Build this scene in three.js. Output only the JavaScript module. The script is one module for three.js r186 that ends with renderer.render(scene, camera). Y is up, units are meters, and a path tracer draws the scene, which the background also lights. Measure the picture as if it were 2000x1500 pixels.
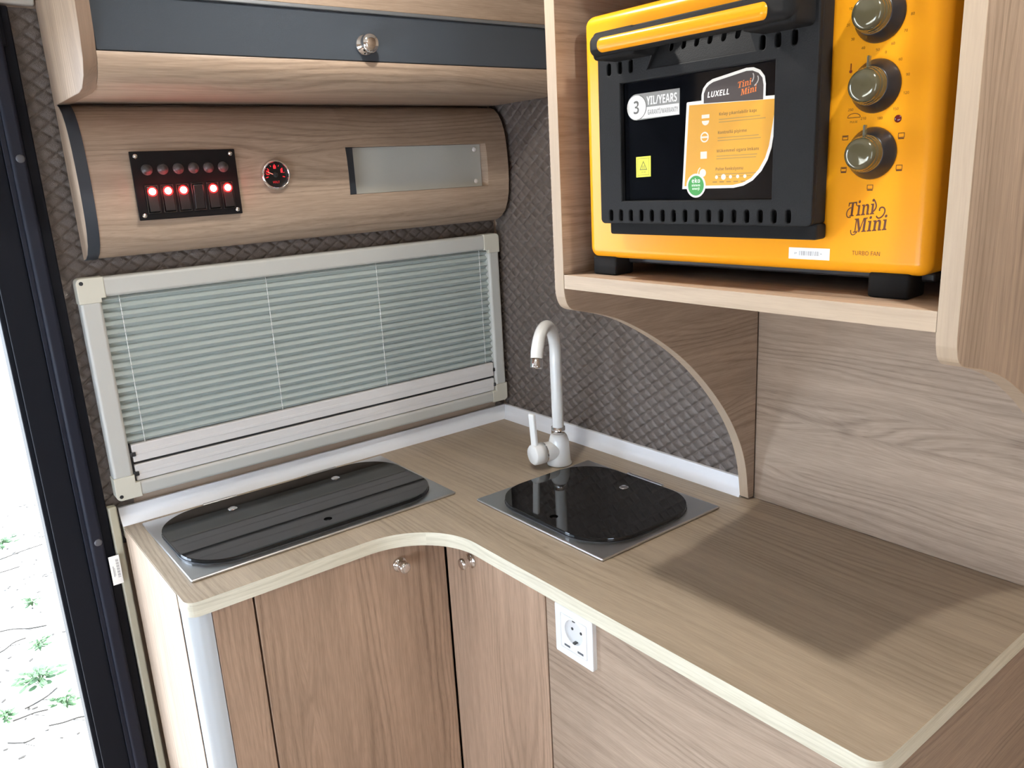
import * as THREE from 'three';
import { RoundedBoxGeometry } from 'three/addons/geometries/RoundedBoxGeometry.js';
import { mergeGeometries, toCreasedNormals } from 'three/addons/utils/BufferGeometryUtils.js';
import { RectAreaLightUniformsLib } from 'three/addons/lights/RectAreaLightUniformsLib.js';
import { createNoise2D } from 'simplex-noise';

// ---------------------------------------------------------------- camera, sky, sun, exposure
const scene = new THREE.Scene();
const camera = new THREE.PerspectiveCamera(51.4, 2000 / 1500, 0.05, 200);
camera.position.set(-1.14527, 1.48703, 1.5311);
camera.rotation.set(-0.25928, -0.65243, -0.05438, 'YXZ');
const renderer = new THREE.WebGLRenderer({ antialias: true });
renderer.toneMapping = THREE.LinearToneMapping;
renderer.toneMappingExposure = 1.05;
renderer.shadowMap.enabled = true;
RectAreaLightUniformsLib.init();
scene.background = new THREE.Color().setRGB(10.0, 11.8, 14.2);          // bright hazy daylight sky
const sun = new THREE.DirectionalLight(new THREE.Color().setRGB(1, 0.95, 0.86), 16);
sun.position.set(2.2, 6, -3.2); sun.target.position.set(-1.2, 0, -1); sun.castShadow = true;
Object.assign(sun.shadow.camera, { left: -8, right: 8, top: 8, bottom: -8, near: 0.1, far: 30 });
scene.add(sun, sun.target);
const LAMP_RADIANCE = 1050;
const LAMP_COLOR = new THREE.Color().setRGB(1, 0.97, 0.91);

// ---------------------------------------------------------------- helpers
let seedState = 7;
const rnd = () => { seedState = (seedState * 1664525 + 1013904223) % 4294967296; return seedState / 4294967296; };
const seeded = (s) => () => { s = (s * 1664525 + 1013904223) % 4294967296; return s / 4294967296; };
const V2 = (x, y) => new THREE.Vector2(x, y), V3 = (x, y, z) => new THREE.Vector3(x, y, z);
const used = {};
const numbered = (n) => { used[n] = (used[n] ?? -1) + 1; return used[n] ? `${n}_${String(used[n]).padStart(3, '0')}` : n; };
const clean = (g) => {
  const q = g.index ? g.toNonIndexed() : g.clone();
  for (const k of Object.keys(q.attributes)) if (!['position', 'normal', 'uv'].includes(k)) q.deleteAttribute(k);
  if (!q.attributes.uv) q.setAttribute('uv', new THREE.BufferAttribute(new Float32Array(q.attributes.position.count * 2), 2));
  q.clearGroups();
  return q;
};
const join = (list) => (list.length === 1 ? list[0] : mergeGeometries(list.map(clean)));
function thing(name, label, category, [x, y, z] = [0, 0, 0], group, turn = 0) {
  const o = new THREE.Group(); o.name = numbered(name); o.position.set(x, y, z); o.rotation.y = turn; scene.add(o);
  o.userData = { label, category }; if (group) o.userData.group = group;
  o.userData.base = [x, y, z];
  return o;
}
function struct(name, label, [x, y, z] = [0, 0, 0]) {
  const o = new THREE.Group(); o.name = name; o.position.set(x, y, z); scene.add(o);
  o.userData = { label, kind: 'structure', base: [x, y, z] };
  return o;
}
// a part: geometries in world axes are moved into the thing's own frame; local = true leaves them as they are
function part(name, geos, material, parent, label, local = false) {
  let g = join([].concat(geos));
  let root = parent; while (root.parent && root.parent !== scene) root = root.parent;
  if (!local && root.userData.base) { g = g.clone(); g.translate(...root.userData.base.map((v) => -v)); }
  const m = new THREE.Mesh(g, material); m.name = name; m.castShadow = m.receiveShadow = true;
  if (label) m.userData.label = label;
  parent.add(m);
  return m;
}
// uv in metres: u runs along the grain axis
function uvBox(g, grain = 'z', ou = 0, ov = 0) {
  g = clean(g); const p = g.attributes.position, n = g.attributes.normal, uv = g.attributes.uv, A = ['x', 'y', 'z'];
  for (let i = 0; i < p.count; i++) {
    const N = [Math.abs(n.getX(i)), Math.abs(n.getY(i)), Math.abs(n.getZ(i))], P = [p.getX(i), p.getY(i), p.getZ(i)];
    const d = N.indexOf(Math.max(...N)), gi = A.indexOf(grain);
    const [a, b] = d === gi ? [(d + 1) % 3, (d + 2) % 3] : [gi, 3 - gi - d];
    uv.setXY(i, P[a] + ou, P[b] + ov);
  }
  return g;
}
const bx = (x0, x1, y0, y1, z0, z1, r = 0, seg = 2) => {
  const g = r ? new RoundedBoxGeometry(x1 - x0, y1 - y0, z1 - z0, seg, r) : new THREE.BoxGeometry(x1 - x0, y1 - y0, z1 - z0);
  return g.translate((x0 + x1) / 2, (y0 + y1) / 2, (z0 + z1) / 2);
};
const wbx = (x0, x1, y0, y1, z0, z1, grain, r = 0.0012, ou = 0, ov = 0) => uvBox(bx(x0, x1, y0, y1, z0, z1, r, 1), grain, ou, ov);
const cyl = (r0, r1, h, seg = 24) => new THREE.CylinderGeometry(r1, r0, h, seg);   // bottom radius, top radius
// closed profile of [z, y] swept along x, uv = (x, arc length)
function sweepX(profile, x0, x1, caps = true, closed = true) {
  const pos = [], uv = []; let s = 0; const n = profile.length;
  for (let i = 0; i < (closed ? n : n - 1); i++) {
    const a = profile[i], b = profile[(i + 1) % n], l = Math.hypot(b[0] - a[0], b[1] - a[1]);
    const q = [[x0, a[1], a[0], s], [x1, a[1], a[0], s], [x1, b[1], b[0], s + l], [x0, b[1], b[0], s + l]];
    for (const k of [0, 1, 2, 0, 2, 3]) { pos.push(q[k][0], q[k][1], q[k][2]); uv.push(q[k][0], q[k][3]); }
    s += l;
  }
  if (caps) {
    const tri = THREE.ShapeUtils.triangulateShape(profile.map((p) => V2(p[0], p[1])), []);
    for (const t of tri) for (const x of [x0, x1]) for (const k of x === x0 ? t : [t[0], t[2], t[1]]) { pos.push(x, profile[k][1], profile[k][0]); uv.push(profile[k][0], profile[k][1]); }
  }
  const g = new THREE.BufferGeometry();
  g.setAttribute('position', new THREE.Float32BufferAttribute(pos, 3)); g.setAttribute('uv', new THREE.Float32BufferAttribute(uv, 2));
  return toCreasedNormals(g, 0.6);
}
const shapeOf = (pts) => new THREE.Shape(pts.map((p) => V2(p[0], p[1])));
function roundRect(x0, x1, y0, y1, r, seg = 8) {
  const s = []; for (const [cx, cy, a] of [[x1 - r, y0 + r, -90], [x1 - r, y1 - r, 0], [x0 + r, y1 - r, 90], [x0 + r, y0 + r, 180]])
    for (let i = 0; i <= seg; i++) { const t = (a + (90 * i) / seg) * Math.PI / 180; s.push([cx + r * Math.cos(t), cy + r * Math.sin(t)]); }
  return s;
}
const extr = (shape, depth, bevel = 0, bs = 1) => new THREE.ExtrudeGeometry(shape, { depth, bevelEnabled: bevel > 0, bevelSize: bevel, bevelThickness: bevel, bevelOffset: -bevel, bevelSegments: bs, curveSegments: 16 });
// a plate lying flat: outline of [x, z], from y0 to y1
const plate = (pts, y0, y1, bevel = 0, bs = 2) => extr(shapeOf(pts.map(([x, z]) => [x, -z])), y1 - y0 - 2 * bevel, bevel, bs).rotateX(-Math.PI / 2).translate(0, y0 + bevel, 0);
const lathe = (pts, seg = 40) => new THREE.LatheGeometry(pts.map((p) => V2(p[0], p[1])), seg);

// ---------------------------------------------------------------- textures
const toS = (c) => Math.round(255 * Math.min(1, Math.max(0, c <= 0.0031308 ? 12.92 * c : 1.055 * c ** (1 / 2.4) - 0.055)));
function dataTex(w, h, fn, srgb = true) {
  const d = new Uint8Array(w * h * 4);
  for (let j = 0; j < h; j++) for (let i = 0; i < w; i++) { const c = fn(i / w, j / h), k = (j * w + i) * 4; d[k] = srgb ? toS(c[0]) : c[0] * 255; d[k + 1] = srgb ? toS(c[1]) : c[1] * 255; d[k + 2] = srgb ? toS(c[2]) : c[2] * 255; d[k + 3] = 255; }
  const t = new THREE.DataTexture(d, w, h); if (srgb) t.colorSpace = THREE.SRGBColorSpace;
  t.wrapS = t.wrapT = THREE.MirroredRepeatWrapping; t.magFilter = t.minFilter = THREE.LinearFilter; t.needsUpdate = true;
  return t;
}
const WU = 1.28, WV = 0.64;
function woodTex(seed, dark, light, knots, contrast = 1) {
  const n = createNoise2D(seeded(seed));
  const t = dataTex(1024, 1024, (s, q) => {
    const u = s * WU, v = q * WV; let w = v + 0.010 * n(u * 1.1, v * 2.5);
    let knot = 0;
    for (const [ku, kv, kr] of knots) { const du = (u - ku) / (kr * 4.5), dv = (v - kv) / kr, e = Math.exp(-(du * du + dv * dv)); w += (v - kv > 0 ? 1 : -1) * kr * 0.75 * e; knot += Math.exp(-((u - ku) ** 2 / (kr * 0.55) ** 2 + (v - kv) ** 2 / (kr * 0.22) ** 2)); }
    const wide = n(u * 0.7 + 9, w * 9), mid = n(u * 2.2, w * 48), fine = n(u * 11, w * 360), hair = n(u * 26 + 40, w * 900), w2 = w + 0.004 * n(u * 3.5, v * 16);
    const line = (0.5 + 0.5 * Math.sin((w2 * 88 + 1.5 * n(u * 1.2, w2 * 8)) * Math.PI * 2)) ** 3, cl = Math.min(1, Math.max(0, 0.45 + 0.9 * n(u * 0.9 + 3, w * 10)));
    const pore = Math.max(0, n(u * 30 + 5, w * 560) - 0.5) * (0.35 + 0.65 * cl);
    let k = 0.62 + contrast * (0.11 * wide + 0.11 * mid + 0.13 * fine + 0.10 * hair - 0.34 * line * cl - 0.6 * pore) - 0.35 * knot;
    k = Math.min(1, Math.max(0, k));
    return dark.map((d, i) => d + (light[i] - d) * k);
  });
  t.repeat.set(1 / WU, 1 / WV);
  return t;
}
const canvasTex = (w, h, draw) => {
  const c = document.createElement('canvas'); c.width = w; c.height = h; const x = c.getContext('2d'); draw(x, w, h);
  const t = new THREE.CanvasTexture(c); t.colorSpace = THREE.SRGBColorSpace; return t;
};
const leatherNoise = createNoise2D(seeded(91));
const grainBump = dataTex(512, 512, (s, q) => { const a = 0.5 + 0.25 * leatherNoise(s * 60, q * 60) + 0.25 * leatherNoise(s * 140 + 7, q * 140); return [a, a, a]; }, false);
grainBump.repeat.set(1 / 0.16, 1 / 0.16);

// ---------------------------------------------------------------- materials
const std = (o) => new THREE.MeshStandardMaterial(o), phys = (o) => new THREE.MeshPhysicalMaterial(o);
const rgb = (r, g, b) => new THREE.Color().setRGB(r, g, b);
const OAK_D = [0.205, 0.142, 0.098], OAK_L = [0.51, 0.382, 0.28];
const oakA = std({ map: woodTex(11, OAK_D, OAK_L, [[0.35, 0.17, 0.028], [0.9, 0.42, 0.02]]), roughness: 0.5 });
const oakB = std({ map: woodTex(23, OAK_D, OAK_L, [[0.62, 0.2, 0.03], [0.2, 0.5, 0.022]]), roughness: 0.5 });
const oakC = std({ map: woodTex(37, [0.215, 0.139, 0.09], [0.545, 0.372, 0.258], [[0.7, 0.12, 0.016], [0.3, 0.4, 0.02]]), roughness: 0.5 });
const oakD = std({ map: woodTex(53, OAK_D, OAK_L, [[0.3, 0.16, 0.026], [0.12, 0.07, 0.018], [0.55, 0.2, 0.03]], 0.95), roughness: 0.55 });
const oakF = std({ map: woodTex(59, OAK_D, OAK_L, [[0.4, 0.3, 0.02]], 1.1), roughness: 0.5 });
const oakTop = std({ map: woodTex(71, [0.2, 0.153, 0.104], [0.485, 0.387, 0.282], [[0.72, 0.3, 0.012]], 0.85), roughness: 0.42 });
const oakE = std({ map: woodTex(83, OAK_D, OAK_L, [[0.5, 0.2, 0.02]]), roughness: 0.5 });
const edgeOak = std({ map: woodTex(97, [0.36, 0.27, 0.19], [0.52, 0.405, 0.295], [], 0.7), roughness: 0.5 });
const plyEdge = std({ map: woodTex(101, [0.46, 0.42, 0.3], [0.78, 0.74, 0.6], [], 0.9), roughness: 0.6 });
const edgeBrown = std({ map: woodTex(103, [0.17, 0.11, 0.072], [0.25, 0.165, 0.11], [], 0.8), roughness: 0.5 });
const quilt = std({ color: rgb(0.13, 0.106, 0.092), roughness: 0.32, bumpMap: grainBump, bumpScale: 0.0006 });
const navy = std({ color: rgb(0.05, 0.062, 0.078), roughness: 0.42, bumpMap: grainBump, bumpScale: 0.0003 });
const navyEdge = std({ color: rgb(0.03, 0.038, 0.05), roughness: 0.5 });
const stripMetal = std({ color: rgb(0.2, 0.21, 0.22), roughness: 0.4, metalness: 0.4 });
const cream = std({ color: rgb(0.6, 0.58, 0.49), roughness: 0.45 });
const frameGrey = std({ color: rgb(0.5, 0.5, 0.465), roughness: 0.45 });
const blindCloth = phys({ color: rgb(0.41, 0.46, 0.44), roughness: 0.85, side: THREE.DoubleSide });
const aluBar = std({ color: rgb(0.66, 0.64, 0.62), roughness: 0.4 });
const blackPlastic = std({ color: rgb(0.02, 0.021, 0.023), roughness: 0.45 });
const ovenBlack = phys({ specularIntensity: 0.5, color: rgb(0.0085, 0.0088, 0.0098), roughness: 0.62, bumpMap: grainBump, bumpScale: 0.0002 });
const whitePvc = std({ color: rgb(0.78, 0.8, 0.83), roughness: 0.35 });
const whitePlastic = std({ color: rgb(0.82, 0.82, 0.8), roughness: 0.3 });
const enamelWhite = phys({ color: rgb(0.82, 0.82, 0.79), roughness: 0.28, clearcoat: 0.6, clearcoatRoughness: 0.15 });
const steel = std({ color: rgb(0.62, 0.62, 0.62), roughness: 0.32, metalness: 1 });
const chrome = std({ color: rgb(0.82, 0.82, 0.83), roughness: 0.07, metalness: 1 });
const blackGlass = phys({ color: rgb(0.006, 0.0065, 0.007), roughness: 0.04, ior: 1.52 });
const ovenGlass = phys({ color: rgb(0.004, 0.0045, 0.006), roughness: 0.05, ior: 1.5 });
const orange = phys({ color: rgb(0.92, 0.37, 0.012), roughness: 0.24, specularIntensity: 0.6 });
const knobGold = phys({ color: rgb(0.10, 0.09, 0.05), roughness: 0.15, metalness: 0.3, clearcoat: 1, clearcoatRoughness: 0.05 });
const jambDark = phys({ specularIntensity: 0.35, color: rgb(0.006, 0.007, 0.011), roughness: 0.65 });
const jambDark2 = phys({ specularIntensity: 0.5, color: rgb(0.01, 0.012, 0.022), roughness: 0.5 });
const aluPost = std({ color: rgb(0.56, 0.59, 0.6), roughness: 0.4, metalness: 0.3 });
const recessGrey = std({ color: rgb(0.5, 0.51, 0.47), roughness: 0.5 });
const interiorBeige = std({ color: rgb(0.44, 0.335, 0.25), roughness: 0.8 });
const ceilingMat = std({ color: rgb(0.64, 0.6, 0.54), roughness: 0.9 });
const floorMat = std({ map: woodTex(131, [0.2, 0.14, 0.1], [0.38, 0.28, 0.2], [], 0.8), roughness: 0.6 });
const groundN = createNoise2D(seeded(5));
const groundTex = dataTex(512, 512, (s, q) => { const a = 0.55 + 0.1 * groundN(s * 9, q * 9) + 0.1 * groundN(s * 40, q * 40); return [a, a * 0.95, a * 0.86]; });
groundTex.repeat.set(0.5, 0.5);
const groundMat = std({ map: groundTex, roughness: 1 });

// ---------------------------------------------------------------- structure
const H = 0.9, CEIL = 1.98, XL = -2.45, ZF = 2.1, DX0 = -1.72, DX1 = -1.005, DTOP = 1.775, WZ0 = 0.3, WZ1 = 1.85, WY0 = 0.45, WY1 = 1.2, NX0 = -1.12, NX1 = -0.94, NY0 = 0.9, NY1 = 1.7;
{
  const fl = struct('floor', 'dark vinyl plank floor of the camper'); part('floor_sheet', wbx(XL - 0.05, 0.05, -0.06, 0, -0.05, ZF + 0.05, 'x'), floorMat, fl);
  const ce = struct('ceiling', 'pale flat camper ceiling'); part('ceiling_sheet', bx(XL - 0.05, 0.05, CEIL, CEIL + 0.05, -0.05, ZF + 0.05), ceilingMat, ce);
  const wl = struct('wall_left', 'wood toned far wall of the camper'); 
  const wf = struct('wall_front', 'wood toned wall behind the viewer'); const wn = (n, label, frameG, paneG) => { const w = struct(n, label); part('window_frame', frameG, cream, w); part('pane', paneG, phys({ color: rgb(1, 1, 1), roughness: 0, transmission: 1, thickness: 0, ior: 1.45 }), w); };
  const ringShape = (a, b, c, d, m) => { const q = shapeOf([[a, c], [b, c], [b, d], [a, d]]); q.holes.push(shapeOf(roundRect(a + m, b - m, c + m, d - m, 0.03))); return q; };
  part('wall_sheet', [bx(XL, 0.05, 0, NY0, ZF, ZF + 0.05), bx(XL, 0.05, NY1, CEIL, ZF, ZF + 0.05), bx(XL, NX0, NY0, NY1, ZF, ZF + 0.05), bx(NX1, 0.05, NY0, NY1, ZF, ZF + 0.05)], interiorBeige, wf);
  wn('window_1', 'narrow tall window behind the viewer', extr(ringShape(NX0, NX1, NY0, NY1, 0.03), 0.04, 0.002).translate(0, 0, ZF + 0.004), bx(NX0 + 0.025, NX1 - 0.025, NY0 + 0.025, NY1 - 0.025, ZF + 0.02, ZF + 0.024));
  part('wall_sheet', [bx(XL - 0.05, XL, 0, WY0, -0.05, ZF + 0.05), bx(XL - 0.05, XL, WY1, CEIL, -0.05, ZF + 0.05), bx(XL - 0.05, XL, WY0, WY1, -0.05, WZ0), bx(XL - 0.05, XL, WY0, WY1, WZ1, ZF + 0.05)], interiorBeige, wl);
  wn('window_2', 'wide camper window facing the oven cabinet', extr(ringShape(-WZ1, -WZ0, WY0, WY1, 0.035), 0.04, 0.002).rotateY(Math.PI / 2).translate(XL - 0.045, 0, 0), bx(XL - 0.024, XL - 0.02, WY0 + 0.03, WY1 - 0.03, WZ0 + 0.03, WZ1 - 0.03));
}
// embossed diamond cladding as real relief: a, b run along the wall, out is the height of the surface
const PW = 0.0335, PH = 0.0245;
function reliefHeight(a, b) {
  const p = a / PW + b / PH, q = a / PW - b / PH, tri = (t) => Math.abs(t - Math.floor(t) - 0.5) * 2;   // 1 at a seam, 0 mid-pad
  const e = Math.max(tri(p), tri(q)), pad = 1 - Math.pow(e, 5), lean = (p - Math.floor(p)) * 0.25 + (q - Math.floor(q)) * 0.12;
  return 0.0046 * pad * (0.66 + lean);
}
function relief(a0, a1, b0, b1, step, place, skip) {
  const na = Math.round((a1 - a0) / step), nb = Math.round((b1 - b0) / step), pos = [], uv = [], idx = [];
  for (let j = 0; j <= nb; j++) for (let i = 0; i <= na; i++) { const a = a0 + ((a1 - a0) * i) / na, b = b0 + ((b1 - b0) * j) / nb; pos.push(...place(a, b, reliefHeight(a, b))); uv.push(a, b); }
  for (let j = 0; j < nb; j++) for (let i = 0; i < na; i++) {
    const a = a0 + ((a1 - a0) * (i + 0.5)) / na, b = b0 + ((b1 - b0) * (j + 0.5)) / nb; if (skip && skip(a, b)) continue;
    const k = j * (na + 1) + i; idx.push(k, k + 1, k + na + 2, k, k + na + 2, k + na + 1);
  }
  const g = new THREE.BufferGeometry(); g.setAttribute('position', new THREE.Float32BufferAttribute(pos, 3)); g.setAttribute('uv', new THREE.Float32BufferAttribute(uv, 2)); g.setIndex(idx); g.computeVertexNormals();
  return g;
}
{
  const wb = struct('wall_back', 'window wall clad in dark brown quilted leatherette');
  part('wall_core', [bx(DX1, 0.05, 0, CEIL, -0.05, -0.004), bx(DX0, DX1, DTOP, CEIL, -0.05, -0.004), bx(XL, DX0, 0, CEIL, -0.05, -0.004)], interiorBeige, wb);
  part('quilted_cladding', relief(-0.965, -0.003, 0.86, 1.775, 0.0022, (a, b, h) => [a, b, -0.0035 + h],
    (a, b) => (a > -0.87 && a < -0.03 && b > 0.9 && b < 1.33) || (a > -0.86 && a < -0.03 && b > 1.4)), quilt, wb, 'dark brown leatherette embossed with small diamonds');
  const wr = struct('wall_right', 'end wall, quilted leatherette beside a pale wood panel');
  part('wall_core', bx(0.004, 0.05, 0, CEIL, -0.05, ZF + 0.05), interiorBeige, wr);
  part('quilted_cladding', relief(0.003, 0.722, 0.91, 1.66, 0.0017, (a, b, h) => [0.0035 - h, b, a]).scale(1, 1, 1), quilt, wr, 'dark brown leatherette embossed with small diamonds');
  part('wood_panel', wbx(-0.004, 0.004, 0.9, CEIL, 0.7335, 1.45, 'z', 0.0008, -0.6, -0.9), oakD, wr, 'pale grey oak panel with horizontal grain');
  const cove = struct('trim_1', 'beige strip along the top of the window wall'); part('strip', bx(-1.72, -0.881, 1.778, CEIL, -0.004, 0.012, 0.003), std({ color: rgb(0.5, 0.47, 0.42), roughness: 0.8 }), cove);
  // white worktop upstands
  const prof = [[0.0, 0.0], [0.021, 0.0], [0.0195, 0.003], [0.012, 0.009], [0.0085, 0.018], [0.0075, 0.029], [0.0065, 0.032], [0.0, 0.032]];
  const tb = struct('trim_2', 'white plastic upstand along the worktop under the window blind');
  part('upstand', sweepX(prof.map(([z, y]) => [z + 0.0012, y + H + 0.0002]), -0.9, -0.0035), whitePvc, tb);
  const tr = struct('trim_3', 'white plastic upstand between faucet and quilted wall');
  const g = sweepX(prof.map(([z, y]) => [z + 0.0012, y + H + 0.0002]), 0.0085, 0.7145); const p = g.attributes.position, n = g.attributes.normal;
  for (let i = 0; i < p.count; i++) { const x = p.getX(i), z = p.getZ(i), nx = n.getX(i), nz = n.getZ(i); p.setXYZ(i, -z, p.getY(i), x); n.setXYZ(i, -nz, n.getY(i), nx); }
  part('upstand', g, whitePvc, tr);
}
{ // entry doorway with its dark frame
  const d = struct('door_1', 'dark frame of the open entry doorway', [DX1, 0, 0]);
  part('jamb', bx(DX1 - 0.004, -0.965, 0.0, DTOP, -0.055, 0.012, 0.002), jambDark, d);
  part('jamb', bx(-0.9655, -0.958, 0.0, DTOP, -0.01, 0.019, 0.001), jambDark2, d);
  part('jamb', bx(-0.9585, -0.936, 0.0, DTOP, -0.01, 0.026, 0.006, 3), jambDark2, d);
  part('jamb', bx(DX1 - 0.012, DX1 - 0.003, 0.0, DTOP, -0.055, 0.004, 0.002), jambDark, d);
  part('jamb', bx(-0.936, -0.9195, 0.0, DTOP, -0.01, 0.013, 0.003), jambDark, d);
  part('head_jamb', bx(DX0, -0.93, DTOP - 0.06, DTOP, -0.055, 0.02, 0.003), jambDark, d);
  part('far_jamb', bx(DX0, DX0 + 0.07, 0, DTOP - 0.06, -0.055, 0.02, 0.003), jambDark, d);
  { // black pleated fly screen drawn part of the way across
    const zig = []; for (let i = 0; i <= 26; i++) zig.push([-1.648 + i * 0.0085, -0.02 + (i % 2) * 0.012]);
    const g = plate([...zig, ...zig.slice().reverse().map(([x, z]) => [x, z - 0.0008])].reverse(), 0.02, DTOP - 0.06);
    part('fly_screen', g, jambDark, d, 'black pleated fly screen');
    part('screen_handle', bx(-1.43, -1.41, 0.02, DTOP - 0.06, -0.03, 0.0, 0.003), jambDark2, d);
  }
  part('threshold', bx(DX0 + 0.07, DX1 - 0.012, -0.01, 0.02, -0.055, 0.02, 0.003), jambDark, d);
  for (const y of [1.548, 0.886]) part('screw_cap', new THREE.SphereGeometry(0.0065, 16, 8).scale(1, 1, 0.35).translate(-0.945, y, 0.0262), std({ color: rgb(0.09, 0.09, 0.1), roughness: 0.4 }), d);
  const tex = canvasTex(128, 320, (x, w, h) => { x.fillStyle = '#f2f2ee'; x.fillRect(0, 0, w, h); x.fillStyle = '#777'; for (let i = 0; i < 26; i++) x.fillRect(76, 40 + i * 8, 34, 2 + (i * 7 % 4)); x.fillStyle = '#999'; x.fillRect(30, 110, 10, 120); x.fillRect(46, 130, 6, 90); });
  part('paper_label', bx(-0.9345, -0.917, 0.797, 0.853, 0.0265, 0.0275), std({ map: tex, roughness: 0.7 }), d, 'white paper barcode label');
  const tp = struct('trim_4', 'beige edging post between doorway frame and base cabinet'); part('post', bx(-0.919, -0.9045, 0, 0.942, 0.0045, 0.022, 0.003), std({ color: rgb(0.42, 0.39, 0.29), roughness: 0.5 }), tp);
}
{ // outside
  const GY = -0.45;
  const gr = struct('ground', 'sunlit pale ground outside the doorway', [0, GY, 0]);
  part('soil', new THREE.PlaneGeometry(60, 60, 1, 1).rotateX(-Math.PI / 2).translate(-1, GY, -28).clone(), groundMat, gr);
  const p = gr.children[0].geometry; const uv = p.attributes.uv, q = p.attributes.position; for (let i = 0; i < uv.count; i++) uv.setXY(i, q.getX(i), q.getZ(i));
  const leafM = std({ color: rgb(0.022, 0.06, 0.016), roughness: 0.8, side: THREE.DoubleSide });
  const bladeM = std({ color: rgb(0.03, 0.065, 0.02), roughness: 0.8, side: THREE.DoubleSide });
  const woodM = std({ color: rgb(0.022, 0.018, 0.014), roughness: 0.9 });
  const spots = [[-0.985, -1.95, 0.1, 'bushy green weed with many leaves outside the doorway'], [-0.93, -1.73, 0.06, 'low green weed with dry stalks outside the doorway'], [-1.127, -1.80, 0.05, 'small pale green weed beside scattered twigs outside'], [-0.945, -2.27, 0.055, 'thin green sprig growing alone on the bright ground'], [-0.91, -2.75, 0.05, 'pair of small green leaves on the bright ground'], [-0.943, -3.62, 0.09, 'far green weed on the bright ground outside']];
  for (const [x, z, r, label] of spots) {
    const t = thing('weed_plant', label, 'plant', [x, GY, z], 'green weeds on the sunlit ground outside');
    const L = [], S = [];
    for (let i = 0; i < 30; i++) {
      const a = rnd() * 6.28, l = r * (0.15 + rnd() * 0.75), h = r * (0.5 + rnd());
      const c = new THREE.QuadraticBezierCurve3(V3(x, GY, z), V3(x + Math.cos(a) * l * 0.3, GY + h, z + Math.sin(a) * l * 0.3), V3(x + Math.cos(a) * l, GY + h * 0.6, z + Math.sin(a) * l));
      S.push(new THREE.TubeGeometry(c, 5, 0.0012, 4));
      const lf = new THREE.SphereGeometry(1, 7, 5).scale(r * 0.26, 0.002, r * 0.12).rotateY(-a).rotateZ(0.3 - rnd() * 0.6); const e = c.getPoint(1); L.push(lf.translate(e.x, e.y, e.z));
    }
    part('stems', S, bladeM, t); part('leaves', L, leafM, t);
  }
  const tw = [[-0.98, -2.53, 0.2, 0.4], [-1.047, -2.40, 0.14, -0.3], [-1.05, -1.77, 0.12, 0.2], [-1.0, -1.86, 0.14, -0.5], [-0.93, -1.62, 0.16, 0.3], [-1.02, -3.3, 0.25, 0.2], [-0.9, -3.5, 0.3, -0.2], [-0.86, -1.5, 0.1, 0.9], [-1.1, -1.62, 0.1, 0.6]];
  for (const [x, z, l, a] of tw) {
    const t = thing('dry_twig', 'dry brown twig lying on the bright ground outside the doorway', 'twig', [x, GY, z], 'dry twigs on the ground outside');
    const c = new THREE.CatmullRomCurve3([-0.5, -0.2, 0.15, 0.5].map((k) => V3(x + Math.cos(a) * l * k, GY + 0.004 + Math.abs(rnd()) * 0.006, z + Math.sin(a) * l * k + (rnd() - 0.5) * 0.03)));
    part('stick', new THREE.TubeGeometry(c, 10, 0.0035, 5), woodM, t);
    part('side_shoot', new THREE.TubeGeometry(new THREE.CatmullRomCurve3([c.getPoint(0.5), c.getPoint(0.6).add(V3(0.01, 0.004, 0.03)), c.getPoint(0.75).add(V3(0.015, 0.002, 0.05))]), 5, 0.002, 4), woodM, t);
  }
  const lit = []; for (let i = 0; i < 150; i++) { const z = -1.2 - rnd() * 3.2, x = -1.35 + rnd() * 0.6 + (-z - 1.2) * 0.06; lit.push(new THREE.SphereGeometry(1, 5, 3).scale(0.006 + rnd() * 0.014, 0.002, 0.004 + rnd() * 0.005).rotateY(rnd() * 6).translate(x, GY + 0.003, z)); }
  const ll = new THREE.Mesh(mergeGeometries(lit.map(clean)), woodM); ll.name = 'leaf_litter'; ll.userData = { label: 'scattered dry leaf bits on the bright ground outside', category: 'leaf litter', kind: 'stuff' }; scene.add(ll);
}
console.log('structure done');

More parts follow.
